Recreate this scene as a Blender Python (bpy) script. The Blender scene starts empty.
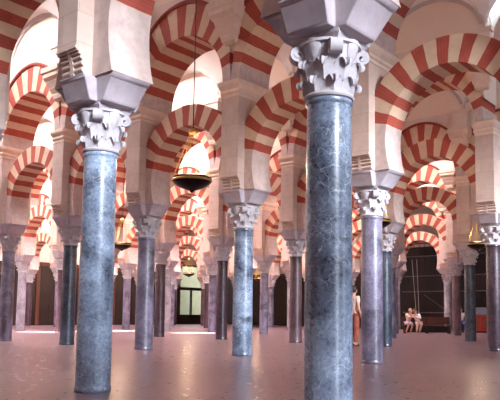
import bpy, bmesh, math, random
from mathutils import Vector, Matrix
random.seed(7)
S = bpy.context.scene
COL = S.collection
PI = math.pi
# ------------------------------------------------------------------ grid of the hall
U = 3.3            # spacing of columns along an arcade (X)
V = 6.3            # spacing of the arcades (Y)
Z_SH = 2.79        # top of shaft
Z_CAP = 3.34       # top of capital
Z_IMP = 3.62       # top of impost block
Z_LC = 4.20        # centre of lower arch
Z_UC = 6.10        # centre of upper arch
Z_TOP = 8.55       # spring of vaults
PD = 0.52          # half depth of pier
X0, X1 = -34.65, 9.9
Y0, Y1 = -6.3, 37.8

# ------------------------------------------------------------------ materials
def mat(name):
    m = bpy.data.materials.new(name); m.use_nodes = True
    nt = m.node_tree; nt.nodes.clear()
    out = nt.nodes.new('ShaderNodeOutputMaterial'); b = nt.nodes.new('ShaderNodeBsdfPrincipled')
    nt.links.new(b.outputs[0], out.inputs[0])
    return m, nt, b
def N(nt, t, **kw):
    n = nt.nodes.new(t)
    for k, v in kw.items(): setattr(n, k, v)
    return n
def coords(nt, scale=(1, 1, 1), which='Object'):
    tc = N(nt, 'ShaderNodeTexCoord'); mp = N(nt, 'ShaderNodeMapping'); mp.inputs['Scale'].default_value = scale
    nt.links.new(tc.outputs[which], mp.inputs[0]); return mp.outputs[0]
def objrand(nt, vec, amount=20.0):
    oi = N(nt, 'ShaderNodeObjectInfo'); m = N(nt, 'ShaderNodeVectorMath', operation='ADD')
    mm = N(nt, 'ShaderNodeMath', operation='MULTIPLY'); mm.inputs[1].default_value = amount
    nt.links.new(oi.outputs['Random'], mm.inputs[0]); nt.links.new(vec, m.inputs[0]); nt.links.new(mm.outputs[0], m.inputs[1])
    return m.outputs[0]
def noise(nt, vec, scale, detail=4, rough=.55, dist=0):
    n = N(nt, 'ShaderNodeTexNoise'); n.inputs['Scale'].default_value = scale; n.inputs['Detail'].default_value = detail
    n.inputs['Roughness'].default_value = rough; n.inputs['Distortion'].default_value = dist
    nt.links.new(vec, n.inputs['Vector']); return n.outputs['Fac']
def ramp(nt, fac, stops):
    r = N(nt, 'ShaderNodeValToRGB'); e = r.color_ramp.elements
    while len(e) < len(stops): e.new(.5)
    for i, (p, c) in enumerate(stops): e[i].position = p; e[i].color = (*c, 1) if len(c) == 3 else c
    nt.links.new(fac, r.inputs[0]); return r.outputs[0]
def mix(nt, fac, a, b, mode='MIX'):
    m = N(nt, 'ShaderNodeMix', data_type='RGBA', blend_type=mode)
    for sock, val in ((m.inputs[0], fac), (m.inputs[6], a), (m.inputs[7], b)):
        if hasattr(val, 'is_output'): nt.links.new(val, sock)
        else: sock.default_value = val if not isinstance(val, tuple) or len(val) == 4 else (*val, 1)
    return m.outputs[2]
def math_(nt, op, a, b=None):
    m = N(nt, 'ShaderNodeMath', operation=op)
    for i, v in enumerate((a, b)):
        if v is None: continue
        if hasattr(v, 'is_output'): nt.links.new(v, m.inputs[i])
        else: m.inputs[i].default_value = v
    return m.outputs[0]
def bump(nt, b, h, strength=.3, dist=.02):
    bp = N(nt, 'ShaderNodeBump'); bp.inputs['Strength'].default_value = strength; bp.inputs['Distance'].default_value = dist
    nt.links.new(h, bp.inputs['Height']); nt.links.new(bp.outputs[0], b.inputs['Normal'])
def sr(r, g, b):
    f = lambda c: (c / 255 / 12.92) if c / 255 <= .04045 else ((c / 255 + .055) / 1.055) ** 2.4
    return (f(r), f(g), f(b))

def marble(name, dark, light, vein, vein_amt=.6, rough=.3):
    m, nt, b = mat(name)
    v = objrand(nt, coords(nt))
    n1 = noise(nt, v, 1.7, 6, .6, .9)
    c = ramp(nt, n1, [(.36, dark), (.66, light)])
    # fine mottling
    n2 = noise(nt, v, 26, 6, .75, .5)
    c = mix(nt, .75, c, ramp(nt, n2, [(.36, (.55, .55, .57)), (.56, (1.0, 1.0, 1.0)), (.7, (1.9, 1.9, 1.88))]), 'MULTIPLY')
    # thin white veins and scratches
    w = N(nt, 'ShaderNodeTexVoronoi', feature='DISTANCE_TO_EDGE'); w.inputs['Scale'].default_value = 3.4
    nz = N(nt, 'ShaderNodeTexNoise'); nz.inputs['Scale'].default_value = 2.6; nz.inputs['Detail'].default_value = 6
    nt.links.new(v, nz.inputs['Vector'])
    va = N(nt, 'ShaderNodeVectorMath', operation='MULTIPLY_ADD'); va.inputs[1].default_value = (1.1, 1.1, .8)
    nt.links.new(nz.outputs['Color'], va.inputs[0]); nt.links.new(v, va.inputs[2]); nt.links.new(va.outputs[0], w.inputs['Vector'])
    n3 = noise(nt, v, 1.6, 3)
    line = ramp(nt, w.outputs['Distance'], [(0, (1, 1, 1)), (.022, (0, 0, 0))])
    gate = ramp(nt, n3, [(.46, (0, 0, 0)), (.6, (1, 1, 1))])
    f = math_(nt, 'MULTIPLY', math_(nt, 'MULTIPLY', line, gate), vein_amt)
    c = mix(nt, f, c, vein)
    sv = N(nt, 'ShaderNodeVectorMath', operation='MULTIPLY_ADD'); sv.inputs[1].default_value = (.35, .35, .35)
    nt.links.new(nz.outputs['Color'], sv.inputs[0]); nt.links.new(v, sv.inputs[2])
    w2 = N(nt, 'ShaderNodeTexVoronoi', feature='DISTANCE_TO_EDGE'); w2.inputs['Scale'].default_value = 9; nt.links.new(sv.outputs[0], w2.inputs['Vector'])
    l2 = math_(nt, 'MULTIPLY', ramp(nt, w2.outputs['Distance'], [(0, (1, 1, 1)), (.03, (0, 0, 0))]), ramp(nt, noise(nt, v, 4, 4), [(.5, (0, 0, 0)), (.62, (1, 1, 1))]))
    c = mix(nt, math_(nt, 'MULTIPLY', l2, vein_amt * .75), c, vein)
    nt.links.new(c, b.inputs['Base Color'])
    rr = ramp(nt, n2, [(.3, (rough * .8,) * 3), (.7, (rough * 1.35,) * 3)])
    nt.links.new(rr, b.inputs['Roughness'])
    b.inputs['Specular IOR Level'].default_value = .8
    bump(nt, b, n2, .05, .01)
    return m
M = {}
M['blue'] = marble('blue_grey_marble', sr(52, 62, 82), sr(150, 166, 190), sr(214, 222, 232), .55, .28)
M['violet'] = marble('violet_grey_marble', sr(70, 62, 78), sr(140, 132, 154), sr(184, 176, 194), .25, .3)
M['wine'] = marble('wine_dark_marble', sr(40, 24, 34), sr(80, 58, 70), sr(140, 120, 136), .2, .28)
M['pale'] = marble('pale_grey_marble', sr(124, 116, 126), sr(180, 172, 182), sr(224, 218, 224), .3, .36)
M['slate'] = marble('dark_slate_marble', sr(30, 36, 48), sr(72, 82, 100), sr(150, 160, 176), .3, .28)
M['brown'] = marble('reddish_brown_marble', sr(62, 40, 46), sr(108, 80, 86), sr(165, 145, 150), .2, .3)

def stone(name, c1, c2, scale=6, rough=.8, joints=None, bumps=.25):
    m, nt, b = mat(name)
    v = objrand(nt, coords(nt))
    n = noise(nt, v, scale, 6, .65); n2 = noise(nt, v, scale * .22, 3)
    c = mix(nt, .5, ramp(nt, n, [(.3, c1), (.7, c2)]), ramp(nt, n2, [(.3, c1), (.7, c2)]))
    if joints:
        br = N(nt, 'ShaderNodeTexBrick'); br.inputs['Scale'].default_value = 1
        br.inputs['Brick Width'].default_value = joints[0]; br.inputs['Row Height'].default_value = joints[1]
        br.inputs['Mortar Size'].default_value = .006; br.inputs['Mortar Smooth'].default_value = .4
        br.inputs['Color1'].default_value = (1, 1, 1, 1); br.inputs['Color2'].default_value = (.9, .88, .88, 1); br.inputs['Mortar'].default_value = (.72, .68, .66, 1)
        sp = N(nt, 'ShaderNodeSeparateXYZ'); cb = N(nt, 'ShaderNodeCombineXYZ'); nt.links.new(coords(nt), sp.inputs[0])
        nt.links.new(math_(nt, 'ADD', sp.outputs[0], sp.outputs[1]), cb.inputs[0]); nt.links.new(sp.outputs[2], cb.inputs[1])
        nt.links.new(cb.outputs[0], br.inputs['Vector'])
        c = mix(nt, .8, c, br.outputs['Color'], 'MULTIPLY')
    nt.links.new(c, b.inputs['Base Color']); b.inputs['Roughness'].default_value = rough
    bump(nt, b, n, bumps, .02)
    return m
M['capital'] = stone('weathered_capital_stone', sr(160, 152, 158), sr(202, 195, 200), 9, .7)
M['impost'] = stone('grey_limestone', sr(164, 152, 160), sr(204, 192, 198), 7, .75)
M['pier'] = stone('beige_pier_stone', sr(188, 162, 150), sr(216, 192, 178), 5, .85, (.62, .36))
M['mould'] = stone('cream_moulding_stone', sr(212, 184, 164), sr(236, 212, 194), 7, .8)
M['plaster'] = stone('pale_wall_plaster', sr(222, 200, 184), sr(238, 220, 206), 2.5, .9, None, .08)
M['vault'] = stone('white_vault_plaster', sr(236, 226, 218), sr(246, 240, 234), 1.2, .9, None, .05)
M['lunette'] = stone('warm_lit_lunette_plaster', sr(236, 212, 190), sr(246, 228, 210), 1.2, .9, None, .05)  # white vault plaster with warm lamp light mixed into its colour
M['rib'] = stone('grey_rib_plaster', sr(196, 182, 178), sr(214, 202, 198), 4, .85, None, .1)
M['redmould'] = stone('red_painted_moulding', sr(128, 44, 36), sr(160, 66, 52), 8, .8)

def voussoirs(name, period=18.0, limit=77.0):
    m, nt, b = mat(name)
    sp = N(nt, 'ShaderNodeSeparateXYZ'); v0 = coords(nt); nt.links.new(v0, sp.inputs[0])
    ang = math_(nt, 'ARCTAN2', sp.outputs[0], sp.outputs[2])        # 0 at the crown
    wob = noise(nt, objrand(nt, v0), 3.0, 2)
    angd = math_(nt, 'ADD', math_(nt, 'MULTIPLY', ang, 180 / PI), math_(nt, 'MULTIPLY', math_(nt, 'SUBTRACT', wob, .5), 1.6))
    cs = math_(nt, 'COSINE', math_(nt, 'MULTIPLY', angd, 2 * PI / period))
    red = ramp(nt, math_(nt, 'ADD', math_(nt, 'MULTIPLY', cs, .5), .5), [(.49, (0, 0, 0)), (.53, (1, 1, 1))])
    ok = math_(nt, 'LESS_THAN', math_(nt, 'ABSOLUTE', angd), limit)
    red = math_(nt, 'MULTIPLY', red, ok)
    v = objrand(nt, v0)
    n = noise(nt, v, 7, 6, .65); nb = noise(nt, v, 1.1, 3)
    # thin brick courses inside the red voussoirs
    course = math_(nt, 'COSINE', math_(nt, 'MULTIPLY', angd, 2 * PI / (period / 8)))
    cr = mix(nt, .5, ramp(nt, n, [(.3, sr(150, 58, 48)), (.7, sr(182, 86, 68))]), ramp(nt, nb, [(.3, sr(144, 56, 50)), (.7, sr(188, 90, 66))]))
    cr = mix(nt, math_(nt, 'MULTIPLY', math_(nt, 'GREATER_THAN', course, .8), .12), cr, sr(206, 140, 112))
    cc = mix(nt, .5, ramp(nt, n, [(.3, sr(202, 168, 140)), (.7, sr(226, 196, 168))]), ramp(nt, nb, [(.3, sr(198, 164, 136)), (.7, sr(230, 202, 176))]))
    plain = ramp(nt, n, [(.3, sr(184, 160, 152)), (.7, sr(210, 188, 180))])
    cc = mix(nt, ok, plain, cc)
    c = mix(nt, red, cc, cr)
    nt.links.new(c, b.inputs['Base Color']); b.inputs['Roughness'].default_value = .85
    bump(nt, b, n, .25, .02)
    return m
M['vous'] = voussoirs('red_and_cream_voussoirs')

def floor_mat():
    m, nt, b = mat('polished_pink_marble_floor')
    v = coords(nt)
    n = noise(nt, v, .9, 6, .6, .4); n2 = noise(nt, v, 7, 5, .6)
    c = mix(nt, .45, ramp(nt, n, [(.3, sr(96, 70, 78)), (.7, sr(132, 100, 104))]), ramp(nt, n2, [(.3, sr(100, 74, 80)), (.7, sr(128, 97, 102))]))
    br = N(nt, 'ShaderNodeTexBrick'); br.inputs['Scale'].default_value = 1; br.inputs['Brick Width'].default_value = .9; br.inputs['Row Height'].default_value = .6
    br.inputs['Mortar Size'].default_value = .004; br.inputs['Color1'].default_value = (1, 1, 1, 1); br.inputs['Color2'].default_value = (.95, .94, .95, 1); br.inputs['Mortar'].default_value = (.95, .94, .94, 1)
    nt.links.new(v, br.inputs['Vector'])
    c = mix(nt, .35, c, br.outputs['Color'], 'MULTIPLY')
    nt.links.new(c, b.inputs['Base Color'])
    nt.links.new(ramp(nt, n2, [(.3, (.26,) * 3), (.7, (.34,) * 3)]), b.inputs['Roughness'])
    return m
M['floor'] = floor_mat()
def simple(name, c1, c2=None, rough=.6, metal=0, scale=12, emit=None, estr=0):
    m, nt, b = mat(name)
    c2 = c2 or tuple(x * .8 for x in c1)
    v = objrand(nt, coords(nt)); n = noise(nt, v, scale, 4)
    nt.links.new(ramp(nt, n, [(.35, c2), (.65, c1)]), b.inputs['Base Color'])
    b.inputs['Roughness'].default_value = rough; b.inputs['Metallic'].default_value = metal
    if emit: b.inputs['Emission Color'].default_value = (*emit, 1); b.inputs['Emission Strength'].default_value = estr
    return m
def wood(name, c1, c2):
    m, nt, b = mat(name)
    v = objrand(nt, coords(nt, (1, 1, .12))); n = noise(nt, v, 9, 5, .6, .8)
    nt.links.new(ramp(nt, n, [(.3, c1), (.7, c2)]), b.inputs['Base Color']); b.inputs['Roughness'].default_value = .5
    bump(nt, b, n, .15, .01); return m
M['darkwood'] = wood('dark_carved_wood', sr(30, 18, 15), sr(54, 33, 25))
M['redwood'] = wood('reddish_brown_wood', sr(70, 36, 24), sr(106, 58, 38))
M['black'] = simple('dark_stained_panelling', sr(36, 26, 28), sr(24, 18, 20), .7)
M['iron'] = simple('grey_iron_bar', sr(120, 112, 122), sr(90, 84, 94), .5, .6)
M['darkiron'] = simple('black_wrought_iron', sr(26, 22, 26), sr(16, 14, 16), .5, .5)
M['brass'] = simple('aged_brass', sr(226, 190, 106), sr(190, 152, 80), .38, .75)
M['bronze'] = simple('dark_bronze', sr(56, 38, 34), sr(34, 24, 24), .35, .8)
M['glow'] = simple('warm_oil_lamp_glass', sr(255, 214, 150), None, .4, 0, 12, (1, .72, .38), 1.5)
M['sky_pane'] = simple('daylit_skylight_pane', (.8, .85, .9), None, .4, 0, 12, (1.0, .94, .98), 75)
M['skin'] = simple('skin', sr(214, 160, 134), sr(196, 140, 116), .55)
M['white_cloth'] = simple('white_cotton', sr(232, 228, 228), sr(214, 208, 210), .85)
M['pale_cloth'] = simple('pale_pink_cotton', sr(216, 186, 176), sr(198, 166, 158), .85)
M['red_cloth'] = simple('rust_red_cloth', sr(158, 82, 62), sr(132, 64, 50), .85)
M['dark_cloth'] = simple('black_cloth', sr(34, 30, 34), sr(24, 22, 26), .85)
M['denim'] = simple('blue_denim', sr(54, 76, 128), sr(40, 58, 104), .85)
M['lilac_cloth'] = simple('lilac_cotton', sr(190, 184, 216), sr(168, 162, 198), .85)
M['blond'] = simple('fair_hair', sr(226, 204, 170), sr(196, 168, 128), .6, 0, 40)
M['brownhair'] = simple('dark_brown_hair', sr(60, 42, 34), sr(40, 28, 24), .6, 0, 40)
M['red_paint'] = simple('bright_red_panel', sr(214, 52, 40), sr(190, 40, 36), .5)
M['courtyard'] = stone('sunlit_courtyard_wall', sr(104, 100, 74), sr(128, 122, 94), 2, .9)
M['leather'] = simple('brown_leather', sr(60, 40, 32), None, .5)
M['glass'] = None
def glass():
    m, nt, b = mat('door_glass'); b.inputs['Base Color'].default_value = (.95, .97, .97, 1); b.inputs['Roughness'].default_value = .02
    b.inputs['Transmission Weight'].default_value = 1; b.inputs['IOR'].default_value = 1.05
    return m
M['glass'] = glass()

# ------------------------------------------------------------------ helpers
def add_box(bm, x0, x1, y0, y1, z0, z1):
    vs = [bm.verts.new(p) for p in ((x0, y0, z0), (x1, y0, z0), (x1, y1, z0), (x0, y1, z0), (x0, y0, z1), (x1, y0, z1), (x1, y1, z1), (x0, y1, z1))]
    for f in ((3, 2, 1, 0), (4, 5, 6, 7), (0, 1, 5, 4), (1, 2, 6, 5), (2, 3, 7, 6), (3, 0, 4, 7)): bm.faces.new([vs[i] for i in f])
def add_lathe(bm, prof, n=32, cx=0, cy=0, cap=True):
    rings = []
    for r, z in prof: rings.append([bm.verts.new((cx + r * math.cos(2 * PI * i / n), cy + r * math.sin(2 * PI * i / n), z)) for i in range(n)])
    for a, b in zip(rings, rings[1:]):
        for i in range(n): bm.faces.new((a[i], a[(i + 1) % n], b[(i + 1) % n], b[i]))
    if cap: bm.faces.new(rings[0][::-1]); bm.faces.new(rings[-1])
def add_loft(bm, loops):
    """closed loops of equal length -> solid"""
    R = [[bm.verts.new(p) for p in l] for l in loops]; n = len(R[0])
    for a, b in zip(R, R[1:]):
        for i in range(n): bm.faces.new((a[i], a[(i + 1) % n], b[(i + 1) % n], b[i]))
    bm.faces.new(R[0][::-1]); bm.faces.new(R[-1])
def add_tube(bm, pts, r, n=6):
    pts = [Vector(p) for p in pts]; loops = []
    for i, p in enumerate(pts):
        d = (pts[min(i + 1, len(pts) - 1)] - pts[max(i - 1, 0)]).normalized()
        a = d.cross(Vector((0, 0, 1)) if abs(d.z) < .9 else Vector((1, 0, 0))).normalized(); b = d.cross(a)
        loops.append([p + (a * math.cos(2 * PI * k / n) + b * math.sin(2 * PI * k / n)) * r for k in range(n)])
    add_loft(bm, loops)
def mesh_of(name, bm, material, smooth=None):
    bmesh.ops.recalc_face_normals(bm, faces=bm.faces)
    me = bpy.data.meshes.new(name); bm.to_mesh(me); bm.free()
    if material: me.materials.append(material)
    if smooth is not None:
        for p in me.polygons: p.use_smooth = True
        me.set_sharp_from_angle(angle=math.radians(smooth))
    return me
def obj(name, data, parent=None, loc=(0, 0, 0), material=None, smooth=None):
    if isinstance(data, bmesh.types.BMesh): data = mesh_of(name, data, material, smooth)
    o = bpy.data.objects.new(name, data); COL.objects.link(o); o.location = loc
    if parent: o.parent = parent
    return o
def thing(name, label, cat, loc=(0, 0, 0), rz=0, group=None):
    o = bpy.data.objects.new(name, None); COL.objects.link(o); o.location = loc; o.rotation_euler.z = rz
    o.empty_display_size = .2
    return tag(o, label, cat, group)
def tag(o, label, cat, group=None):
    o['label'] = label; o['category'] = cat
    if group: o['group'] = group
    return o
def struct(o, label=None):
    o['kind'] = 'structure'
    if label: o['label'] = label
    return o
def bevel(bm, w, seg=2):
    bmesh.ops.recalc_face_normals(bm, faces=bm.faces)
    es = [e for e in bm.edges if len(e.link_faces) == 2 and e.calc_face_angle(0) > .5]
    bmesh.ops.bevel(bm, geom=es, offset=w, segments=seg, profile=.5, affect='EDGES', clamp_overlap=True)

# ------------------------------------------------------------------ column parts (shared meshes)
def shaft_mesh(material, k):
    bm = bmesh.new(); prof = [(.206, 0.0), (.213, .012), (.213, .045), (.205, .06)]
    for i in range(13):
        t = i / 12; prof.append((.204 + .003 * math.sin(PI * t) - .014 * t, .07 + t * (Z_SH - .13)))
    prof += [(.192, Z_SH - .05), (.202, Z_SH - .04), (.206, Z_SH - .022), (.202, Z_SH - .004), (.196, Z_SH)]
    add_lathe(bm, prof, 48)
    return mesh_of('shaft', bm, material, 40)
SHAFT = {k: shaft_mesh(M[k], k) for k in ('blue', 'violet', 'wine', 'pale', 'slate', 'brown')}

def capital_mesh():
    bm = bmesh.new(); H = Z_CAP - Z_SH
    rb = lambda z: .188 + .085 * (max(z, 0) / H) ** 1.6
    prof = [(.190, 0), (.214, .008), (.222, .024), (.214, .042), (.196, .05)]
    prof += [(rb(z), z) for z in [.05 + i * (H - .14) / 10 for i in range(11)]]
    prof += [(rb(H - .09) + .03, H - .085), (rb(H - .09) + .03, H - .06)]
    add_lathe(bm, prof, 40)
    def leaf(ang, z0, z1, w, out):
        path = []                               # (r, z, halfwidth)
        for i in range(7):
            t = i / 6; z = z0 + (z1 - z0) * t
            path.append((rb(z) + .012 + out * .35 * t ** 2, z, w * (.82 + .3 * math.sin(PI * t * .8))))
        r, z, _ = path[-1]
        path += [(r + out * .42, z + .02, w * .74), (r + out * .85, z + .016, w * .58), (r + out * 1.05, z - .012, w * .42), (r + out * .95, z - .036, w * .26), (r + out * .75, z - .048, w * .1)]
        front, back = [], []
        for (r, z, hw) in path:
            f, bk = [], []
            for j in range(5):
                s = -1 + j / 2; a = ang + s * hw / r
                rr = r - .012 * s * s + (.014 if j == 2 else 0) - (.01 if j in (1, 3) else 0)
                f.append(bm.verts.new((rr * math.cos(a), rr * math.sin(a), z)))
                bk.append(bm.verts.new(((rr - .02) * math.cos(a), (rr - .02) * math.sin(a), z)))
            front.append(f); back.append(bk)
        for i in range(len(path) - 1):
            for j in range(4):
                bm.faces.new((front[i][j], front[i][j + 1], front[i + 1][j + 1], front[i + 1][j]))
                bm.faces.new((back[i][j + 1], back[i][j], back[i + 1][j], back[i + 1][j + 1]))
            bm.faces.new((front[i][0], front[i + 1][0], back[i + 1][0], back[i][0]))
            bm.faces.new((front[i + 1][4], front[i][4], back[i][4], back[i + 1][4]))
        bm.faces.new([*front[0][::-1], *back[0]]); bm.faces.new([*front[-1], *back[-1][::-1]])
    for k in range(8): leaf(k * PI / 4, .045, .15, .078, .05)
    for k in range(8): leaf((k + .5) * PI / 4, .14, .30, .084, .052)
    for k in range(4):                                              # corner volutes
        a = PI / 4 + k * PI / 2; er = Vector((math.cos(a), math.sin(a), 0)); et = Vector((-math.sin(a), math.cos(a), 0)); ez = Vector((0, 0, 1))
        pts = [er * .20 + ez * .27, er * .225 + ez * .36, er * .25 + ez * .43, er * .278 + ez * .465]
        c = er * .28 + ez * .402
        for i in range(1, 26):
            t = i / 25; th = PI / 2 - t * 2 * PI * 1.6; rad = .063 * (1 - .8 * t); pts.append(c + er * rad * math.cos(th) + ez * rad * math.sin(th))
        loops = []
        for i, p in enumerate(pts):
            d = (pts[min(i + 1, len(pts) - 1)] - pts[max(i - 1, 0)]).normalized(); nrm = et.cross(d).normalized()
            t = i / (len(pts) - 1); hw = .05 + .012 * t; th = .015
            loops.append([p + et * hw + nrm * th, p - et * hw + nrm * th, p - et * hw - nrm * th, p + et * hw - nrm * th])
        add_loft(bm, loops)
    for k in range(4):                                              # middle bosses / tongues under the abacus
        a = k * PI / 2
        er = Vector((math.cos(a), math.sin(a), 0)); et = Vector((-math.sin(a), math.cos(a), 0)); ez = Vector((0, 0, 1))
        loops = []
        for (r, z, hw) in ((.205, .29, .03), (.225, .34, .055), (.24, .4, .07), (.255, .46, .075), (.26, .5, .06)):
            loops.append([er * r + et * hw + ez * z, er * (r + .022) + et * hw * .5 + ez * z, er * (r + .022) - et * hw * .5 + ez * z, er * r - et * hw + ez * z, er * (r - .05) - et * hw + ez * z, er * (r - .05) + et * hw + ez * z])
        add_loft(bm, loops)
    def ab(s, zz):                                                  # concave sided abacus
        out = []
        for k in range(4):
            a0 = PI / 4 + k * PI / 2; p0 = Vector((math.cos(a0), math.sin(a0), 0)) * .375 * s; a1 = a0 + PI / 2; p1 = Vector((math.cos(a1), math.sin(a1), 0)) * .375 * s
            n = ((p0 + p1) / 2).normalized(); t = (p1 - p0).normalized()
            for i in range(8):
                q = i / 8
                p = p0.lerp(p1, .06 + q * .94 * .94) - n * .045 * math.sin(PI * (.06 + q * .88))
                out.append((p.x, p.y, zz))
        return out
    add_loft(bm, [ab(.9, H - .075), ab(.94, H - .05), ab(1, H - .035), ab(1, H)])
    return mesh_of('capital', bm, M['capital'], 45)
CAPITAL = capital_mesh()

def cross_loop(lu, wu, lv, wv, z):
    c = [(lu, -wu), (lu, wu), (wv, wu), (wv, lv), (-wv, lv), (-wv, wu), (-lu, wu), (-lu, -wu), (-wv, -wu), (-wv, -lv), (wv, -lv), (wv, -wu)]
    return [(x, y, z) for x, y in c]
def impost_mesh():
    bm = bmesh.new(); h = Z_IMP - Z_CAP
    add_loft(bm, [cross_loop(.33, .235, .33, .215, 0), cross_loop(.35, .24, .345, .22, .03), cross_loop(.50, .268, .42, .235, h - .05), cross_loop(.525, .275, .435, .24, h - .04), cross_loop(.56, .275, .45, .24, h)])
    bevel(bm, .008, 1)
    return mesh_of('impost', bm, M['impost'], 35)
IMPOST = impost_mesh()

# ------------------------------------------------------------------ pier parts
Z_MOD = 3.93
def pier_mesh(hw):
    bm = bmesh.new()
    d0 = .36
    add_box(bm, -hw, hw, -d0, d0, 0, Z_MOD - Z_IMP)
    add_box(bm, -hw, hw, -PD, PD, Z_MOD - Z_IMP, 5.69 - Z_IMP)
    add_box(bm, -hw, hw, -PD + .01, PD - .01, 5.69 - Z_IMP, Z_UC - Z_IMP - .003)
    return mesh_of('pier', bm, M['pier'])
def modillion_mesh(hw, sgn):
    """scalloped roll corbel under the front of the pier"""
    bm = bmesh.new(); h = Z_MOD - Z_IMP; w = hw
    path = []
    for i in range(61):
        t = i / 60; a = t * PI / 2
        y = .41 + .105 * (1 - math.cos(a)); z = .015 + (h - .05) * math.sin(a)
        k = abs(math.sin(5 * PI * t)) * .03
        ny, nz = .8 * math.cos(a) + .25, -.6 * math.sin(a)
        path.append((y + k * ny, z + k * nz))
    prof = [(.36, 0), *path, (.535, h - .03), (.535, h), (.36, h)]
    add_loft(bm, [[(-w, sgn * y, z) for y, z in prof], [(w, sgn * y, z) for y, z in prof]])
    mid = [(.36, 0), *[(.44 + .105 * (1 - math.cos(i * PI / 20)), .015 + (h - .05) * math.sin(i * PI / 20)) for i in range(11)], (.545, h - .03), (.36, h - .03)]
    add_loft(bm, [[(-.03, sgn * y, z) for y, z in mid], [(.03, sgn * y, z) for y, z in mid]])
    return mesh_of('modillion', bm, M['pier'], 30)
def cornice_mesh(hw):
    bm = bmesh.new(); L = []
    for e, z in ((.012, 5.69), (.012, 5.76), (.04, 5.79), (.04, 5.83), (.02, 5.86), (.07, 5.93), (.085, 5.97), (.085, 6.05), (.05, 6.06)):
        a, b = hw + e * .8, PD + e; L.append([(-a, -b, z - Z_IMP), (a, -b, z - Z_IMP), (a, b, z - Z_IMP), (-a, b, z - Z_IMP)])
    add_loft(bm, L); return mesh_of('cornice', bm, M['mould'])
def corbel_mesh(sgn):
    """moulded corbel carrying the pilaster"""
    bm = bmesh.new(); L = []
    for w, d, z in ((.16, .03, 6.9), (.19, .10, 6.95), (.21, .13, 7.06), (.24, .12, 7.09), (.25, .2, 7.22), (.28, .2, 7.25), (.29, .28, 7.4), (.34, .28, 7.43), (.36, .36, 7.52), (.38, .36, 7.62), (.41, .4, 7.66), (.41, .4, 7.8)):
        L.append([(-w, sgn * (PD - .02), z - Z_IMP), (w, sgn * (PD - .02), z - Z_IMP), (w, sgn * (PD + d), z - Z_IMP), (-w, sgn * (PD + d), z - Z_IMP)])
    add_loft(bm, L); return mesh_of('corbel', bm, M['mould'])
def pilaster_mesh(sgn):
    bm = bmesh.new(); y = sorted((sgn * (PD - .02), sgn * (PD + .16)))
    add_box(bm, -.27, .27, y[0], y[1], 7.8 - Z_IMP, Z_TOP - Z_IMP - .12)
    y = sorted((sgn * (PD - .02), sgn * (PD + .2))); add_box(bm, -.33, .33, y[0], y[1], Z_TOP - Z_IMP - .12, Z_TOP - Z_IMP)
    return mesh_of('pilaster', bm, M['plaster'])
PIER = {}
for key, hw in (('narrow', .19), ('wide', .25)):
    PIER[key] = (pier_mesh(hw), cornice_mesh(hw), [modillion_mesh(hw, s) for s in (-1, 1)])
CORBEL = [corbel_mesh(s) for s in (-1, 1)]; PILASTER = [pilaster_mesh(s) for s in (-1, 1)]

# ------------------------------------------------------------------ arches
R_IN, R_EX, TH = 1.18, 1.685, .30
def lower_arch_mesh(clip):
    bm = bmesh.new(); dz = Z_LC - Z_IMP; pairs = []
    for i in range(7):
        z = -dz + dz * i / 7; x = R_IN - .6 * (R_IN - math.sqrt(R_IN ** 2 - z * z)); pairs.append(((x, z), (clip, z)))
    n = 56
    for i in range(n + 1):
        a = PI * i / n; c, s = math.cos(a), math.sin(a); q = min(R_EX, clip / abs(c) if abs(c) > 1e-6 else 9)
        pairs.append(((R_IN * c, R_IN * s), (q * c, q * s)))
    pairs += [((-a[0], a[1]), (-b[0], b[1])) for a, b in reversed(pairs[:7])]
    strip_solid(bm, pairs, TH); return mesh_of('horseshoe_arch', bm, M['vous'], 30)
def strip_solid(bm, pairs, t):
    F = [[bm.verts.new((p[0], y, p[1])) for p in pr] for y in (-t, t) for pr in pairs]
    n = len(pairs); A, B = F[:n], F[n:]
    for i in range(n - 1):
        bm.faces.new((A[i][0], A[i + 1][0], A[i + 1][1], A[i][1])); bm.faces.new((B[i][1], B[i + 1][1], B[i + 1][0], B[i][0]))
        bm.faces.new((A[i][1], A[i + 1][1], B[i + 1][1], B[i][1])); bm.faces.new((A[i + 1][0], A[i][0], B[i][0], B[i + 1][0]))
    for i in (0, n - 1): bm.faces.new((A[i][0], A[i][1], B[i][1], B[i][0]))
UR, UXR, UXC = 1.40, 1.59, .61
def upper_pairs(clip, n=56):
    pairs = []; r = min(UR, clip)
    for i in range(n + 1):
        a = PI * i / n; c, s = math.cos(a), math.sin(a)
        q = UXC * s + math.sqrt(UXR ** 2 - (UXC * c) ** 2); q = max(q, 1.648) if s < .45 else q; q = min(q, clip / abs(c) if abs(c) > 1e-6 else 9)
        pairs.append(((r * c, r * s), (max(q, r + .002) * c, max(q, r + .002) * s)))
    return pairs
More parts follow.
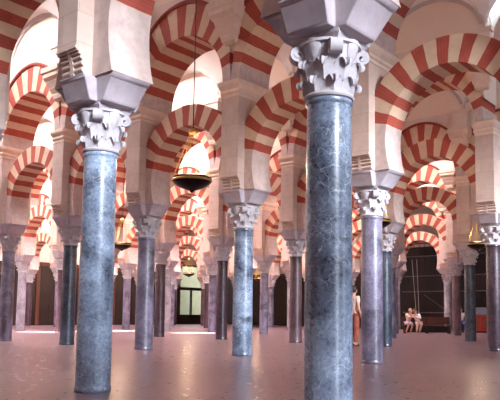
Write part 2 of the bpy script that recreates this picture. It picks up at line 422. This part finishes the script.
def upper_arch_meshes(clip):
    bm = bmesh.new(); strip_solid(bm, upper_pairs(clip), PD - .01); ring = mesh_of('voussoir_ring', bm, M['vous'], 30)
    top = Z_TOP - Z_UC
    bm = bmesh.new(); xs = [-clip + 2 * clip * i / 48 for i in range(49)]
    strip_solid(bm, [((x, min(UXC + math.sqrt(max(0, UXR ** 2 - x * x)) + .002, top - .01)), (x, top)) for x in xs], PD - .06); span = mesh_of('spandrel', bm, M['plaster'])
    bm = bmesh.new(); a0 = .5
    for sg in (-1, 1):
        L = []
        for i in range(41):
            a = a0 + (PI - 2 * a0) * i / 40; c, s = math.cos(a), math.sin(a)
            L.append([(min(max(rr * c, -clip), clip), sg * yy, UXC + rr * s) for rr, yy in ((1.565, PD - .03), (1.565, PD + .03), (1.61, PD + .05), (1.655, PD + .03), (1.655, PD - .07))])
        add_loft(bm, L)
    mould = mesh_of('moulding', bm, M['redmould'], 40)
    bm = bmesh.new(); zt = lambda x: 1.4 * math.sqrt(max(0, 1 - (x / 1.65) ** 2))
    xs = [-1.65 * math.cos(PI * i / 40) for i in range(41)]
    strip_solid(bm, [((x, top + .002), (x, top + .02 + zt(x))) for x in xs], .25); lun = mesh_of('lunette', bm, M['lunette'])
    bm = bmesh.new()
    for sg in (-1, 1):
        L = []
        for i in range(41):
            x = -1.6 * math.cos(PI * i / 40); zz = zt(x); k = .93
            L.append([(x, sg * .25, top + .01 + zz), (x, sg * .33, top + .01 + zz), (x * k, sg * .29, top + .01 + zz * k), (x * k, sg * .25, top + .01 + zz * k)])
        add_loft(bm, L)
    rib = mesh_of('rib', bm, M['rib'], 40)
    return ring, span, mould, lun, rib
LOWER = {'narrow': lower_arch_mesh(1.46), 'wide': lower_arch_mesh(1.40)}
_up = upper_arch_meshes(1.648); UPPER = {'narrow': _up, 'wide': _up}

# ------------------------------------------------------------------ the forest of columns
ORD = ['first', 'second', 'third', 'fourth', 'fifth', 'sixth', 'seventh', 'eighth', 'ninth', 'tenth', 'eleventh', 'twelfth']
ROWN = ['nearest arcade', 'second arcade', 'third arcade', 'fourth arcade', 'fifth arcade', 'farthest arcade']
RANGE = [(-1, 2), (-5, 1), (-8, 0), (-10, 0), (-10, -1), (-10, -2)]
FIRST = [0, -4, -7, -10, -10, -10]             # first column of each arcade inside the photo
LAST = [1, 0, 0, -1, -2, -2]
KIND = {(0, -1): 'blue', (0, 0): 'blue', (0, 1): 'blue', (0, 2): 'blue', (1, 1): 'violet', (1, 0): 'violet', (1, -1): 'blue', (1, -2): 'violet', (1, -3): 'slate', (1, -4): 'violet', (1, -5): 'violet',
        (2, 0): 'wine', (2, -1): 'slate', (2, -2): 'brown', (2, -3): 'wine', (2, -4): 'wine', (2, -5): 'slate', (2, -6): 'brown', (2, -7): 'pale', (2, -8): 'violet',
        (3, -1): 'slate', (3, -2): 'violet', (3, -3): 'brown', (3, -4): 'violet', (3, -5): 'violet', (3, -6): 'pale', (3, -7): 'violet', (3, -10): 'wine',
        (4, -2): 'brown', (4, -3): 'violet', (4, -4): 'pale', (4, -5): 'pale', (5, -3): 'pale', (5, -5): 'pale'}
WIDE = {(0, 0): .99, (0, 1): 1.03, (1, -1): 1.09, (1, 0): 1.04, (1, -2): 1.1, (1, -3): .98}
WORD = {'blue': 'blue-grey', 'violet': 'violet-grey', 'wine': 'dark wine-coloured', 'pale': 'pale grey', 'slate': 'dark slate-blue', 'brown': 'reddish-brown'}
SPECIAL = {(0, 0): 'blue-grey marble column with white scratches, the nearer one at left', (0, 1): 'largest blue-grey marble column, nearest to the viewer, right of centre',
           (1, -1): 'blue-grey column just right of the large hanging dish lamp', (1, 0): 'violet-grey column directly right of the largest column', (1, -2): 'violet-grey column to the right of the nearer left column'}
def where(r, k):
    if k < FIRST[r]: return 'left end column of the ' + ROWN[r]
    if k > LAST[r]: return 'right end column of the ' + ROWN[r]
    return ORD[k - FIRST[r]] + ' column from left of the ' + ROWN[r]
for r in range(6):
    key = 'narrow' if r == 0 else 'wide'
    for k in range(RANGE[r][0], RANGE[r][1] + 1):
        kind = KIND.get((r, k)) or ['violet', 'pale', 'brown', 'wine'][(r * 5 + k * 3) % 4]
        x, y = k * U, r * V
        lab = SPECIAL.get((r, k)) or f'{WORD[kind]} marble column, ' + where(r, k)
        c = thing('column', lab, 'column', (x, y, 0), 0, 'marble columns of the hypostyle hall')
        w = WIDE.get((r, k), 1.0)
        s = obj('shaft', SHAFT[kind], c); s.scale = (w, w, 1)
        s.rotation_euler.z = random.random() * 6
        q = obj('capital', CAPITAL, c, (0, 0, Z_SH)); q.scale = (.5 + w / 2, .5 + w / 2, 1)
        obj('impost', IMPOST, c, (0, 0, Z_CAP))
        p = thing('pier', 'beige stone pier standing on the ' + where(r, k), 'pier', (x, y, Z_IMP), 0, 'stone piers above the columns')
        body, corn, mods = PIER[key]
        obj('shaft', body, p); obj('cornice', corn, p)
        for i in (0, 1):
            obj('modillion', mods[i], p); obj('corbel', CORBEL[i], p); obj('pilaster', PILASTER[i], p)
        if k < RANGE[r][1]:
            a, b = k, k + 1
            if a < FIRST[r]: wh = f'left of the first column of the {ROWN[r]}'
            elif b > LAST[r]: wh = f'right of the last column of the {ROWN[r]}' if a == LAST[r] else f'at the right end of the {ROWN[r]}'
            else: wh = f'between {ORD[a - FIRST[r]]} and {ORD[b - FIRST[r]]} columns of the {ROWN[r]}'
            la = obj('horseshoe_arch', LOWER[key], None, (x + U / 2, y, Z_LC))
            tag(la, 'lower red-and-cream striped horseshoe arch ' + wh, 'arch', 'lower horseshoe arches')
            ua = thing('round_arch', 'upper red-and-cream striped arch ' + wh, 'arch', (x + U / 2, y, Z_UC), 0, 'upper round arches')
            for nm, me in zip(('voussoir_ring', 'spandrel', 'moulding', 'lunette', 'rib'), UPPER[key]): obj(nm, me, ua)

# ------------------------------------------------------------------ the room
bm = bmesh.new(); add_box(bm, -60, 40, -40, 60, -.3, 0)
struct(obj('floor', bm, None, (0, 0, 0), M['floor']))
def vault(a):
    bm = bmesh.new(); ya, yb = a * V + .26, (a + 1) * V - .26; yc, hy = (ya + yb) / 2, (yb - ya) / 2
    nx = 14; ks = (int(round(X0 / U - .5)), int(round(X1 / U))); bays = range(-11, 3); rows = []
    xs = [k * U + U * (.5 - .5 * math.cos(PI * i / nx)) for k in bays for i in range(nx)] + [3 * U]
    ys = [yc - hy * math.cos(PI * j / 28) for j in range(29)]
    for x in xs:
        xx = (x / U - math.floor(x / U + 1e-9)) - .5; zb = 1.4 * math.sqrt(max(0, 1 - (2 * xx) ** 2)); row = []
        for y in ys:
            za = 2.2 * math.sqrt(max(0, 1 - ((y - yc) / hy) ** 2)); row.append(bm.verts.new((x, y, Z_TOP + .02 + max(za, zb))))
        rows.append(row)
    for A, B in zip(rows, rows[1:]):
        for j in range(28): bm.faces.new((A[j], B[j], B[j + 1], A[j + 1]))
    o = struct(obj('ceiling', bm, None, (0, 0, 0), M['vault'], 25))
    md = o.modifiers.new('thick', 'SOLIDIFY'); md.thickness = .12; md.offset = 1
for a in range(-2, 6): vault(a)
# walls at the far end of the aisles
DY0, DY1, DH = 33.3, 36.6, 5.0
bm = bmesh.new()
add_box(bm, X0 - .5, X0, -10, DY0, 0, 12); add_box(bm, X0 - .5, X0, DY1, Y1 + .5, 0, 12); add_box(bm, X0 - .5, X0, DY0, DY1, DH, 12)
struct(obj('wall_left', bm, None, (0, 0, 0), M['plaster']))
bm = bmesh.new(); add_box(bm, X0, 12, Y1, Y1 + .5, 0, 12); struct(obj('wall_back', bm, None, (0, 0, 0), M['plaster']))
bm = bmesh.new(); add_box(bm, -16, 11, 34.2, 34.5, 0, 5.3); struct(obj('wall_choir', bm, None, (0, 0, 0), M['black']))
bm = bmesh.new()
add_box(bm, X0, X0 + .12, -6, DY0 - .4, 0, 4.2); add_box(bm, X0 + .12, -16.1, Y1 - .12, Y1, 0, 4.2)
struct(obj('trim_1', bm, None, (0, 0, 0), M['darkwood']))
bm = bmesh.new(); add_box(bm, X0, 11.5, -12.5, -12, 0, 12); struct(obj('wall_front_unseen', bm, None, (0, 0, 0), M['pier']))  # unseen wall, added to keep sky light out behind the camera
bm = bmesh.new(); yy = -12
for (oy0, oy1, dw, sill) in ((-5.8, -3.1, None, 6.0), (-2.7, -.7, (-2.5, -1.0), 4.9), (.9, 5.6, (2.4, 4.4), 4.9), (7.2, 11.6, None, 4.9)):      # unseen high windows, doorways below two; sills shaped to shade the lower shafts
    add_box(bm, 11, 11.5, yy, oy0, 0, 12); add_box(bm, 11, 11.5, oy0, oy1, 9.0, 12)
    if dw:
        add_box(bm, 11, 11.5, oy0, dw[0], 0, sill); add_box(bm, 11, 11.5, dw[1], oy1, 0, sill); add_box(bm, 11, 11.5, dw[0], dw[1], 3.8, sill)
    else: add_box(bm, 11, 11.5, oy0, oy1, 0, sill)
    yy = oy1
add_box(bm, 11, 11.5, yy, Y1 + .5, 0, 12); struct(obj('wall_right_unseen', bm, None, (0, 0, 0), M['pier']))
# panelled wooden doors in the bays of the left wall
for i, yc in enumerate((3.15, 9.45, 15.75, 22.05, 28.35)):
    d = bpy.data.objects.new(f'door_{i + 2}', None); COL.objects.link(d); struct(d); d.location = (X0 + .12, yc, 0)
    bm = bmesh.new()
    add_box(bm, 0, .12, -1.75, -1.5, 0, 4.3); add_box(bm, 0, .12, 1.5, 1.75, 0, 4.3); add_box(bm, 0, .12, -1.5, 1.5, 4.05, 4.3)
    struct(obj('door_frame', bm, d, (0, 0, 0), M['redwood']))
    for s in (-1, 1):
        bm = bmesh.new(); y = sorted((s * .02, s * 1.49)); add_box(bm, .0, .05, y[0], y[1], 0.01, 4.04)
        for zz in range(5):
            for q in (.12, .82):
                yy = sorted((s * q, s * (q + .58))); add_box(bm, .05, .08, yy[0], yy[1], .15 + zz * .78, .78 + zz * .78)
        struct(obj('door_leaf', bm, d, (0, 0, 0), M['darkwood']))
# glazed door to the courtyard
d = bpy.data.objects.new('door_1', None); COL.objects.link(d); struct(d, 'tall glazed door opening onto a bright courtyard'); d.location = (X0, (DY0 + DY1) / 2, 0)
hw = (DY1 - DY0) / 2
bm = bmesh.new()
add_box(bm, -.2, .1, -hw, -hw + .3, 0, DH); add_box(bm, -.2, .1, hw - .3, hw, 0, DH); add_box(bm, -.2, .1, -hw + .3, hw - .3, DH - .15, DH)
add_box(bm, -.2, .1, -hw + .3, hw - .3, 2.85, 3.1); add_box(bm, -.12, .04, -.07, .07, 0, 2.85); add_box(bm, -.12, .04, -hw + .3, hw - .3, 0, .8)
struct(obj('door_frame', bm, d, (0, 0, 0), M['darkwood']))
bm = bmesh.new(); add_box(bm, -.06, -.05, -hw + .3, -.07, .8, 2.85); add_box(bm, -.06, -.05, .07, hw - .3, .8, 2.85); add_box(bm, -.06, -.05, -hw + .3, hw - .3, 3.1, DH - .15)
struct(obj('door_pane', bm, d, (0, 0, 0), M['glass']))
bm = bmesh.new(); add_box(bm, -46, -45.5, 24, 64, 0, 9); struct(obj('wall_courtyard', bm, None, (0, 0, 0), M['courtyard']))

# skylights in the crowns of the left hand vaults
n = 0
SKY = {}
for a in range(0, 5):
    for k in range(-11, 0):
        if k > (-4, -4, -5, -3, -3)[a]: continue
        n += 1; x, y = (k + .5) * U, (a + .5) * V; z = Z_TOP + 2.02
        w = bpy.data.objects.new(f'window_{n}', None); COL.objects.link(w); struct(w); w.location = (x, y, z)
        if not SKY:
            bm = bmesh.new(); add_box(bm, -.55, .55, -.8, .8, .02, .04); SKY['pane'] = mesh_of('window_pane', bm, M['sky_pane'])
            bm = bmesh.new()
            for q in (-1, 1):
                u = sorted((q * .55, q * .65)); add_box(bm, u[0], u[1], -.9, .9, -.02, .1); u = sorted((q * .8, q * .9)); add_box(bm, -.55, .55, u[0], u[1], -.02, .1)
            add_box(bm, -.02, .02, -.8, .8, 0, .02)
            SKY['frame'] = mesh_of('window_frame', bm, M['rib'])
        struct(obj('window_pane', SKY['pane'], w)); struct(obj('window_frame', SKY['frame'], w))

# ------------------------------------------------------------------ hanging lamps
def lamp_meshes():
    bm = bmesh.new(); add_lathe(bm, [(.0, -.18)] and [(.012, -.19), (.03, -.175), (.05, -.15), (.12, -.13), (.22, -.09), (.30, -.035), (.33, .0), (.336, .075), (.322, .08), (.315, .01), (.29, -.02), (.2, -.07), (.05, -.1)], 40)
    bowl = mesh_of('bowl', bm, M['bronze'], 40)
    bm = bmesh.new(); add_lathe(bm, [(.328, .004), (.342, .004), (.352, .022), (.342, .042), (.328, .042), (.328, .004)], 40, cap=False); rim = mesh_of('rim', bm, M['brass'], 40)
    bm = bmesh.new()
    for i in range(6):
        a = i * PI / 3; add_tube(bm, [(.335 * math.cos(a), .335 * math.sin(a), .05), (.05 * math.cos(a), .05 * math.sin(a), .86)], .0035, 5)
    add_lathe(bm, [(.02, .84), (.07, .85), (.08, .88), (.05, .92), (.015, .95)], 16)
    cage = mesh_of('stay', bm, M['brass'], 40)
    bm = bmesh.new(); add_tube(bm, [(0, 0, .94), (0, 0, 7.4)], .009, 6); chain = mesh_of('chain', bm, M['darkiron'])
    cup = bmesh.new(); add_lathe(cup, [(.02, 0), (.035, .02), (.045, .09), (.043, .09), (.03, .025), (.015, .01)], 12); cup = mesh_of('oil_cup', cup, M['glow'], 40)
    return bowl, rim, cage, chain, cup
LM = lamp_meshes()
LAMPLABEL = {(0, -1): 'large dark bronze dish lamp on a long chain, left of the blue-grey column', (1, -4): 'brass-rimmed dish lamp hanging just right of the nearer left column',
             (1, -1): 'brass-rimmed dish lamp behind the violet-grey column right of centre', (2, -1): 'brass-rimmed dish lamp hanging near the right edge of the view'}
def lamp(a, k):
    x, y, z = (k + .5) * U - .06, (a + .5) * V, 3.17
    lab = LAMPLABEL.get((a, k)) or f'small far brass dish lamp, {ORD[a]} aisle from the front, {ORD[(-1 - k) // 3]} lamp from the right'
    t = thing('hanging_lamp', lab, 'lamp', (x, y, z), 0, 'hanging dish lamps')
    for nm, me in zip(('bowl', 'rim', 'stay', 'chain'), LM): obj(nm, me, t)
    for i in range(6):
        an = (i + .5) * PI / 3; obj('oil_cup', LM[4], t, (.2 * math.cos(an), .2 * math.sin(an), -.06))
    l = bpy.data.lights.new('lamp_glow', 'POINT'); l.energy = LAMP_W; l.color = (1, .72, .48); l.shadow_soft_size = .12
    o = bpy.data.objects.new('lamp_glow', l); COL.objects.link(o); o.location = (x, y, z + .3)
LAMP_W = 75
for a, k in ((0, -1), (1, -1), (2, -1), (1, -4), (2, -4), (3, -4), (1, -7), (2, -7), (3, -7), (4, -7), (2, -10), (3, -10), (4, -10)): lamp(a, k)

# ------------------------------------------------------------------ choir screen behind the right hand columns
sc = thing('iron_screen', 'tall dark iron screen with pale crossbars behind the seated couple', 'screen', (-13.6, 33.2, 0))
bm = bmesh.new()
for i in range(34): add_tube(bm, [(i * .36, 0, 0), (i * .36, 0, 5.4)], .014, 6)
obj('upright', bm, sc, (0, 0, 0), M['darkiron'])
for z, rr in ((.14, .03), (1.1, .03), (2.4, .03), (3.36, .03), (4.6, .03), (5.4, .04)):
    bm = bmesh.new(); add_tube(bm, [(-.1, -.03, z), (12.1, -.03, z)], rr, 8); obj('crossbar', bm, sc, (0, 0, 0), M['iron'])
bm = bmesh.new(); add_tube(bm, [(1.4, -.06, 2.2), (3.0, -.06, 1.15)], .02, 6); obj('brace', bm, sc, (0, 0, 0), M['iron'])
for xa, xb in ((.62, .95), (.95, 1.1)):
    bm = bmesh.new(); add_tube(bm, [(xa, -.1, 4.4), (xb, -.1, .2)], .016, 6); obj('cord', bm, sc, (0, 0, 0), M['rib'])

# ------------------------------------------------------------------ bench, stool, red stand
RZ = .67                                             # turned to face the viewer
def place(px, py, z=0): return (px, py, z)
b = thing('bench', 'long reddish-brown wooden bench the couple sits on, below the iron screen', 'bench', (-8.9, 26.75, 0), RZ); b.scale = (.98, .95, .93)
bm = bmesh.new(); add_box(bm, -1.25, 1.25, -.24, .24, .42, .47); bevel(bm, .01, 1); obj('seat', bm, b, (0, 0, 0), M['redwood'])
bm = bmesh.new(); add_box(bm, -1.25, 1.25, .2, .25, .5, .92)
for i in range(4): add_box(bm, -1.2 + i * .61, -1.2 + i * .61 + .55, .17, .2, .55, .86)
obj('backrest', bm, b, (0, 0, 0), M['redwood'])
for sx in (-1.15, 0, 1.15):
    for sy in (-.18, .2):
        bm = bmesh.new(); add_box(bm, sx - .04, sx + .04, sy - .03, sy + .03, 0, .42 if sy < 0 else .9); obj('leg', bm, b, (0, 0, 0), M['darkwood'])
bm = bmesh.new(); add_box(bm, -1.2, 1.2, .12, .15, .05, .4); obj('apron', bm, b, (0, 0, 0), M['darkwood'])
st = thing('stool', 'dark wooden stool under the person in blue jeans', 'stool', (-8.29, 29.57, 0), RZ)
bm = bmesh.new(); add_lathe(bm, [(.17, .42), (.19, .43), (.19, .46), (.17, .47)], 20); obj('seat', bm, st, (0, 0, 0), M['darkwood'], 40)
for i in range(4):
    a = PI / 4 + i * PI / 2; bm = bmesh.new(); add_tube(bm, [(.17 * math.cos(a), .17 * math.sin(a), 0), (.12 * math.cos(a), .12 * math.sin(a), .43)], .02, 8); obj('leg', bm, st, (0, 0, 0), M['darkwood'])
rs = thing('display_stand', 'red panelled stand with grey sloping top at the far right', 'stand', (-7.75, 31.3, 0), RZ)
bm = bmesh.new(); add_box(bm, -.6, .6, -.25, .25, .08, .95); bevel(bm, .015, 1); obj('body', bm, rs, (0, 0, 0), M['red_paint'])
for i in range(3):
    bm = bmesh.new(); add_box(bm, -.55 + i * .38, -.23 + i * .38, -.27, -.25, .2, .85); obj('panel', bm, rs, (0, 0, 0), M['red_cloth'])
bm = bmesh.new(); add_loft(bm, [[(-.66, -.3, .95), (.66, -.3, .95), (.66, .28, .95), (-.66, .28, .95)], [(-.66, -.3, 1.0), (.66, -.3, 1.0), (.66, .28, 1.4), (-.66, .28, 1.4)]]); obj('top', bm, rs, (0, 0, 0), M['iron'])
bm = bmesh.new(); add_box(bm, -.55, .55, -.2, .2, 0, .08); obj('plinth', bm, rs, (0, 0, 0), M['darkwood'])

# ------------------------------------------------------------------ people
def skin_mesh(name, verts, edges, root, material, levels=2):
    me = bpy.data.meshes.new(name); me.from_pydata([v[0] for v in verts], edges, []); o = bpy.data.objects.new(name, me); COL.objects.link(o)
    md = o.modifiers.new('skin', 'SKIN'); md.use_smooth_shade = True
    for i, v in enumerate(verts): s = me.skin_vertices[0].data[i]; s.radius = (v[1], v[2] if len(v) > 2 else v[1]); s.use_root = (i == root)
    sub = o.modifiers.new('sub', 'SUBSURF'); sub.levels = levels; sub.render_levels = levels
    bpy.context.view_layer.update()
    ev = o.evaluated_get(bpy.context.evaluated_depsgraph_get()); out = bpy.data.meshes.new_from_object(ev); out.name = name
    bpy.data.objects.remove(o); out.materials.clear(); out.materials.append(material)
    for p in out.polygons: p.use_smooth = True
    return out
def person(label, loc, rz, J, shirt, legs_m, hair_m, shorts=False, long_sleeve=False, long_hair=False):
    """J: joint positions (figure faces -Y). One continuous skinned body, clothes and hair as children."""
    t = thing('person', label, 'person', loc, rz)
    Vx = lambda p: Vector(p)
    verts, edges = [], []
    def add(p, r, par=None, r2=None):
        verts.append((tuple(p), r, r2 if r2 else r)); i = len(verts) - 1
        if par is not None: edges.append((par, i))
        return i
    pel = add(J['pelvis'], .135, None, .11); sp = add((Vx(J['pelvis']) + Vx(J['chest'])) / 2, .125, pel, .095); ch = add(J['chest'], .145, sp, .105)
    nk = add(J['neck'], .055, ch); jaw = add(Vx(J['head']) + Vector((0, -.01, -.07)), .068, nk); hd = add(J['head'], .088, jaw); tp = add(Vx(J['head']) + Vector((0, .01, .075)), .07, hd)
    add(Vx(J['head']) + Vector(J.get('face', (0, -.105, -.01))), .016, hd)
    for s in ('L', 'R'):
        sh = add(J['sho' + s], .058, ch); el = add(J['elb' + s], .043, sh); wr = add(J['wri' + s], .028, el)
        d = (Vx(J['wri' + s]) - Vx(J['elb' + s])).normalized(); side = d.cross(Vector((0, 0, 1))).normalized(); up = side.cross(d).normalized()
        pm = add(Vx(J['wri' + s]) + d * .07, .03, wr, .02)
        for q, ln in ((-1.4, .068), (-.45, .078), (.45, .074), (1.4, .058)):
            k1 = add(Vx(verts[pm][0]) + d * .035 + side * q * .017, .009, pm); k2 = add(Vx(verts[k1][0]) + d * ln * .5 - up * .012, .008, k1); add(Vx(verts[k2][0]) + d * ln * .4 - up * .026, .007, k2)
        th = add(Vx(J['wri' + s]) + d * .04 + side * .03 * (1 if s == 'L' else -1), .011, pm); add(Vx(verts[th][0]) + d * .035 + side * .018 * (1 if s == 'L' else -1), .009, th)
        hp = add(J['hip' + s], .095, pel); kn = add(J['kne' + s], .06, hp); ca = add(Vx(J['kne' + s]).lerp(Vx(J['ank' + s]), .35), .055, kn); an = add(J['ank' + s], .038, ca)
        add(Vx(J['toe' + s]), .03, an)
    obj('body', skin_mesh('body', verts, edges, pel, M['skin']), t)
    # shirt
    v = [(J['pelvis'], .155, .13), (tuple((Vx(J['pelvis']) + Vx(J['chest'])) / 2), .145, .115), (J['chest'], .165, .125), (tuple(Vx(J['chest']).lerp(Vx(J['neck']), .7)), .08)]; e = [(0, 1), (1, 2), (2, 3)]
    for s in ('L', 'R'):
        i = len(v); v += [(J['sho' + s], .075), (tuple(Vx(J['sho' + s]).lerp(Vx(J['elb' + s]), .62)), .064)]; e += [(2, i), (i, i + 1)]
        if long_sleeve: v += [(J['elb' + s], .056), (tuple(Vx(J['elb' + s]).lerp(Vx(J['wri' + s]), .85)), .042)]; e += [(i + 1, i + 2), (i + 2, i + 3)]
    obj('shirt', skin_mesh('shirt', v, e, 0, shirt), t)
    v = [(tuple(Vx(J['pelvis']) + Vector((0, 0, .02))), .15, .128)]; e = []
    for s in ('L', 'R'):
        i = len(v); v += [(J['hip' + s], .112), (tuple(Vx(J['hip' + s]).lerp(Vx(J['kne' + s]), .8)), .088)]; e += [(0, i), (i, i + 1)]
        if not shorts: v += [(J['kne' + s], .078), (tuple(Vx(J['kne' + s]).lerp(Vx(J['ank' + s]), .92)), .06)]; e += [(i + 1, i + 2), (i + 2, i + 3)]
    obj('shorts' if shorts else 'trousers', skin_mesh('trousers', v, e, 0, legs_m), t)
    for s in ('L', 'R'):
        v = [(tuple(Vx(J['ank' + s]) + Vector((0, .02, -.04))), .042), (tuple(Vx(J['ank' + s]).lerp(Vx(J['toe' + s]), .5)), .042), (J['toe' + s], .038)]
        v = [((p[0][0], p[0][1], max(p[0][2], .042)), p[1]) for p in v]
        obj('shoe', skin_mesh('shoe', v, [(0, 1), (1, 2)], 0, M['leather'], 1), t)
    h = Vx(J['head']); f = Vector(J.get('face', (0, -1, 0))); f.z = 0; f.normalize()
    bm = bmesh.new(); bmesh.ops.create_uvsphere(bm, u_segments=20, v_segments=14, radius=.108)
    for vv in bm.verts:
        c = vv.co; vv.co = Vector((c.x * .98, c.y * .98, c.z * 1.08)) * (1 + .03 * math.sin(9 * c.x / .1) * math.sin(8 * c.z / .1))
    bmesh.ops.delete(bm, geom=[vv for vv in bm.verts if (vv.co.dot(f) > .035 and vv.co.z < .055) or vv.co.z < (-.1 if long_hair else -.05)], context='VERTS')
    for vv in bm.verts: vv.co += h - f * .015 + Vector((0, 0, .02))
    obj('hair', bm, t, (0, 0, 0), hair_m, 60)
    for s in (-1, 1):
        sd = Vector((-f.y, f.x, 0)); bm = bmesh.new(); bmesh.ops.create_uvsphere(bm, u_segments=8, v_segments=6, radius=.011)
        for vv in bm.verts: vv.co += h + f * .083 + sd * s * .033 + Vector((0, 0, .012))
        obj('eye', bm, t, (0, 0, 0), M['dark_cloth'], 60)
    bm = bmesh.new(); add_box(bm, -.02, .02, -.004, .004, -.004, .004)
    for vv in bm.verts: sd = Vector((-f.y, f.x, 0)); vv.co = h + f * (.082 + vv.co.y) + sd * vv.co.x + Vector((0, 0, vv.co.z - .052))
    obj('mouth', bm, t, (0, 0, 0), M['red_cloth'])
    return t
def stand_pose():
    return dict(pelvis=(0, 0, .95), chest=(0, 0, 1.3), neck=(0, .01, 1.48), head=(0, -.01, 1.62), shoL=(.18, 0, 1.4), shoR=(-.18, 0, 1.4), elbL=(.24, .03, 1.12), elbR=(-.24, .03, 1.12),
                wriL=(.25, -.06, .88), wriR=(-.25, -.06, .88), hipL=(.09, 0, .88), hipR=(-.09, 0, .88), kneL=(.1, -.02, .48), kneR=(-.1, -.02, .48), ankL=(.1, .02, .08), ankR=(-.1, .02, .08), toeL=(.11, -.13, .04), toeR=(-.11, -.13, .04))
def sit_pose(lean=(0, 0), reach=None):
    lx, ly = lean
    J = dict(pelvis=(0, 0, .58), chest=(lx * .6, ly * .6 - .02, .93), neck=(lx * .9, ly * .9 - .03, 1.1), head=(lx, ly - .06, 1.24), shoL=(.18 + lx * .7, ly * .7, 1.02), shoR=(-.18 + lx * .7, ly * .7, 1.02),
             hipL=(.09, -.06, .55), hipR=(-.09, -.06, .55), kneL=(.11, -.44, .53), kneR=(-.11, -.44, .53), ankL=(.11, -.40, .1), ankR=(-.11, -.40, .1), toeL=(.12, -.55, .045), toeR=(-.12, -.55, .045),
             elbL=(.24 + lx * .6, -.12, .8), elbR=(-.24 + lx * .6, -.12, .8), wriL=(.16, -.32, .66), wriR=(-.16, -.32, .66))
    if reach: J.update(reach)
    return J
ca, sa = math.cos(RZ), math.sin(RZ)
def on_bench(u, w): return (-8.9 + u * ca - w * sa, 26.75 + u * sa + w * ca, 0)
J = sit_pose((.14, -.04), dict(elbL=(.30, -.16, .92), wriL=(.46, -.12, 1.0), elbR=(-.02, -.26, .86), wriR=(.22, -.32, .9), kneL=(.16, -.42, .53), kneR=(-.06, -.44, .53), ankL=(.05, -.38, .1), ankR=(-.2, -.36, .1), toeL=(.02, -.52, .045), toeR=(-.27, -.5, .045), face=(.09, -.055, -.01)))
person('fair-haired seated person in white shorts, leaning on the person beside them', on_bench(-.98, -.05), RZ + .1, J, M['pale_cloth'], M['lilac_cloth'], M['blond'], shorts=True).scale = (.93,) * 3
J = sit_pose((-.24, -.04), dict(elbR=(-.30, -.18, .88), wriR=(-.42, -.22, 1.0), elbL=(.08, -.28, .82), wriL=(-.16, -.36, .86), ankL=(.0, -.34, .1), ankR=(-.16, -.44, .1), toeL=(-.05, -.48, .045), toeR=(-.2, -.58, .045), face=(-.09, -.055, -.01)))
person('dark-haired seated person in white shirt, embracing the fair-haired person', on_bench(-.42, -.05), RZ - .1, J, M['white_cloth'], M['pale_cloth'], M['brownhair'], long_sleeve=True).scale = (.93,) * 3
person('person in white top and blue jeans sitting between two far columns', (-8.29, 29.57, 0), RZ, sit_pose(), M['white_cloth'], M['denim'], M['brownhair'])
person('standing person in pale top and rust-red trousers, half hidden behind the largest column', (-3.72, 11.55, 0), RZ + 2.2, stand_pose(), M['pale_cloth'], M['red_cloth'], M['brownhair'], long_hair=True)

# ------------------------------------------------------------------ light
W = bpy.data.worlds.new('World'); S.world = W; W.use_nodes = True
nt = W.node_tree; nt.nodes.clear(); out = nt.nodes.new('ShaderNodeOutputWorld'); bg = nt.nodes.new('ShaderNodeBackground')
bg.inputs[0].default_value = (.72, .84, 1.0, 1); bg.inputs[1].default_value = 4.2; nt.links.new(bg.outputs[0], out.inputs[0])
def sun(direction, energy, color, angle):
    l = bpy.data.lights.new('sun', 'SUN'); l.energy = energy; l.color = color; l.angle = math.radians(angle)
    o = bpy.data.objects.new('sun', l); COL.objects.link(o); o.rotation_euler = Vector(direction).to_track_quat('-Z', 'Y').to_euler(); o.location = (20, -20, 15)
sun((-.95, .3, -.37), 10, (.84, .91, 1.0), 14)
# sunbeams falling through the skylights onto the floor
for (x, y, tx, ty) in ((-21.45, 9.45, -20.8, 12.6), (-21.45, 15.75, -20.4, 16.8), (-18.15, 15.75, -16.0, 17.3)):
    l = bpy.data.lights.new('skylight_beam', 'SPOT'); l.energy = 70000; l.spot_size = math.radians(15); l.spot_blend = .25; l.shadow_soft_size = .1; l.color = (1, .97, .96)
    o = bpy.data.objects.new('skylight_beam', l); COL.objects.link(o); o.location = (x + .3, y + .4, Z_TOP + 1.9)
    o.rotation_euler = (Vector((tx, ty, 0)) - o.location).to_track_quat('-Z', 'Y').to_euler()

# ------------------------------------------------------------------ camera
F, PITCH, ROLL, YAW, HC, CX, CY = 667.374, .091881, .0097465, -.671699, .90842, 6.577519, -4.797896
PPX, PPY = 280.468, 252.784
cam = bpy.data.cameras.new('camera'); co = bpy.data.objects.new('camera', cam); COL.objects.link(co); S.camera = co
cam.sensor_width = 36; cam.sensor_fit = 'HORIZONTAL'; cam.lens = F * 36 / 500
cam.shift_x = (250 - PPX) / 500; cam.shift_y = (PPY - 200) / 500; cam.clip_start = .05; cam.clip_end = 300
fw = Vector((math.sin(YAW) * math.cos(PITCH), math.cos(YAW) * math.cos(PITCH), math.sin(PITCH))); rt = Vector((math.cos(YAW), -math.sin(YAW), 0)); up = rt.cross(fw)
r2 = rt * math.cos(ROLL) + up * math.sin(ROLL); u2 = -rt * math.sin(ROLL) + up * math.cos(ROLL)
co.matrix_world = Matrix((( r2.x, u2.x, -fw.x, CX), (r2.y, u2.y, -fw.y, CY), (r2.z, u2.z, -fw.z, HC), (0, 0, 0, 1)))
vs = S.view_settings; vs.view_transform = 'Standard'; vs.look = 'None'; vs.gamma = 1; vs.use_curve_mapping = False; vs.exposure = 0.1
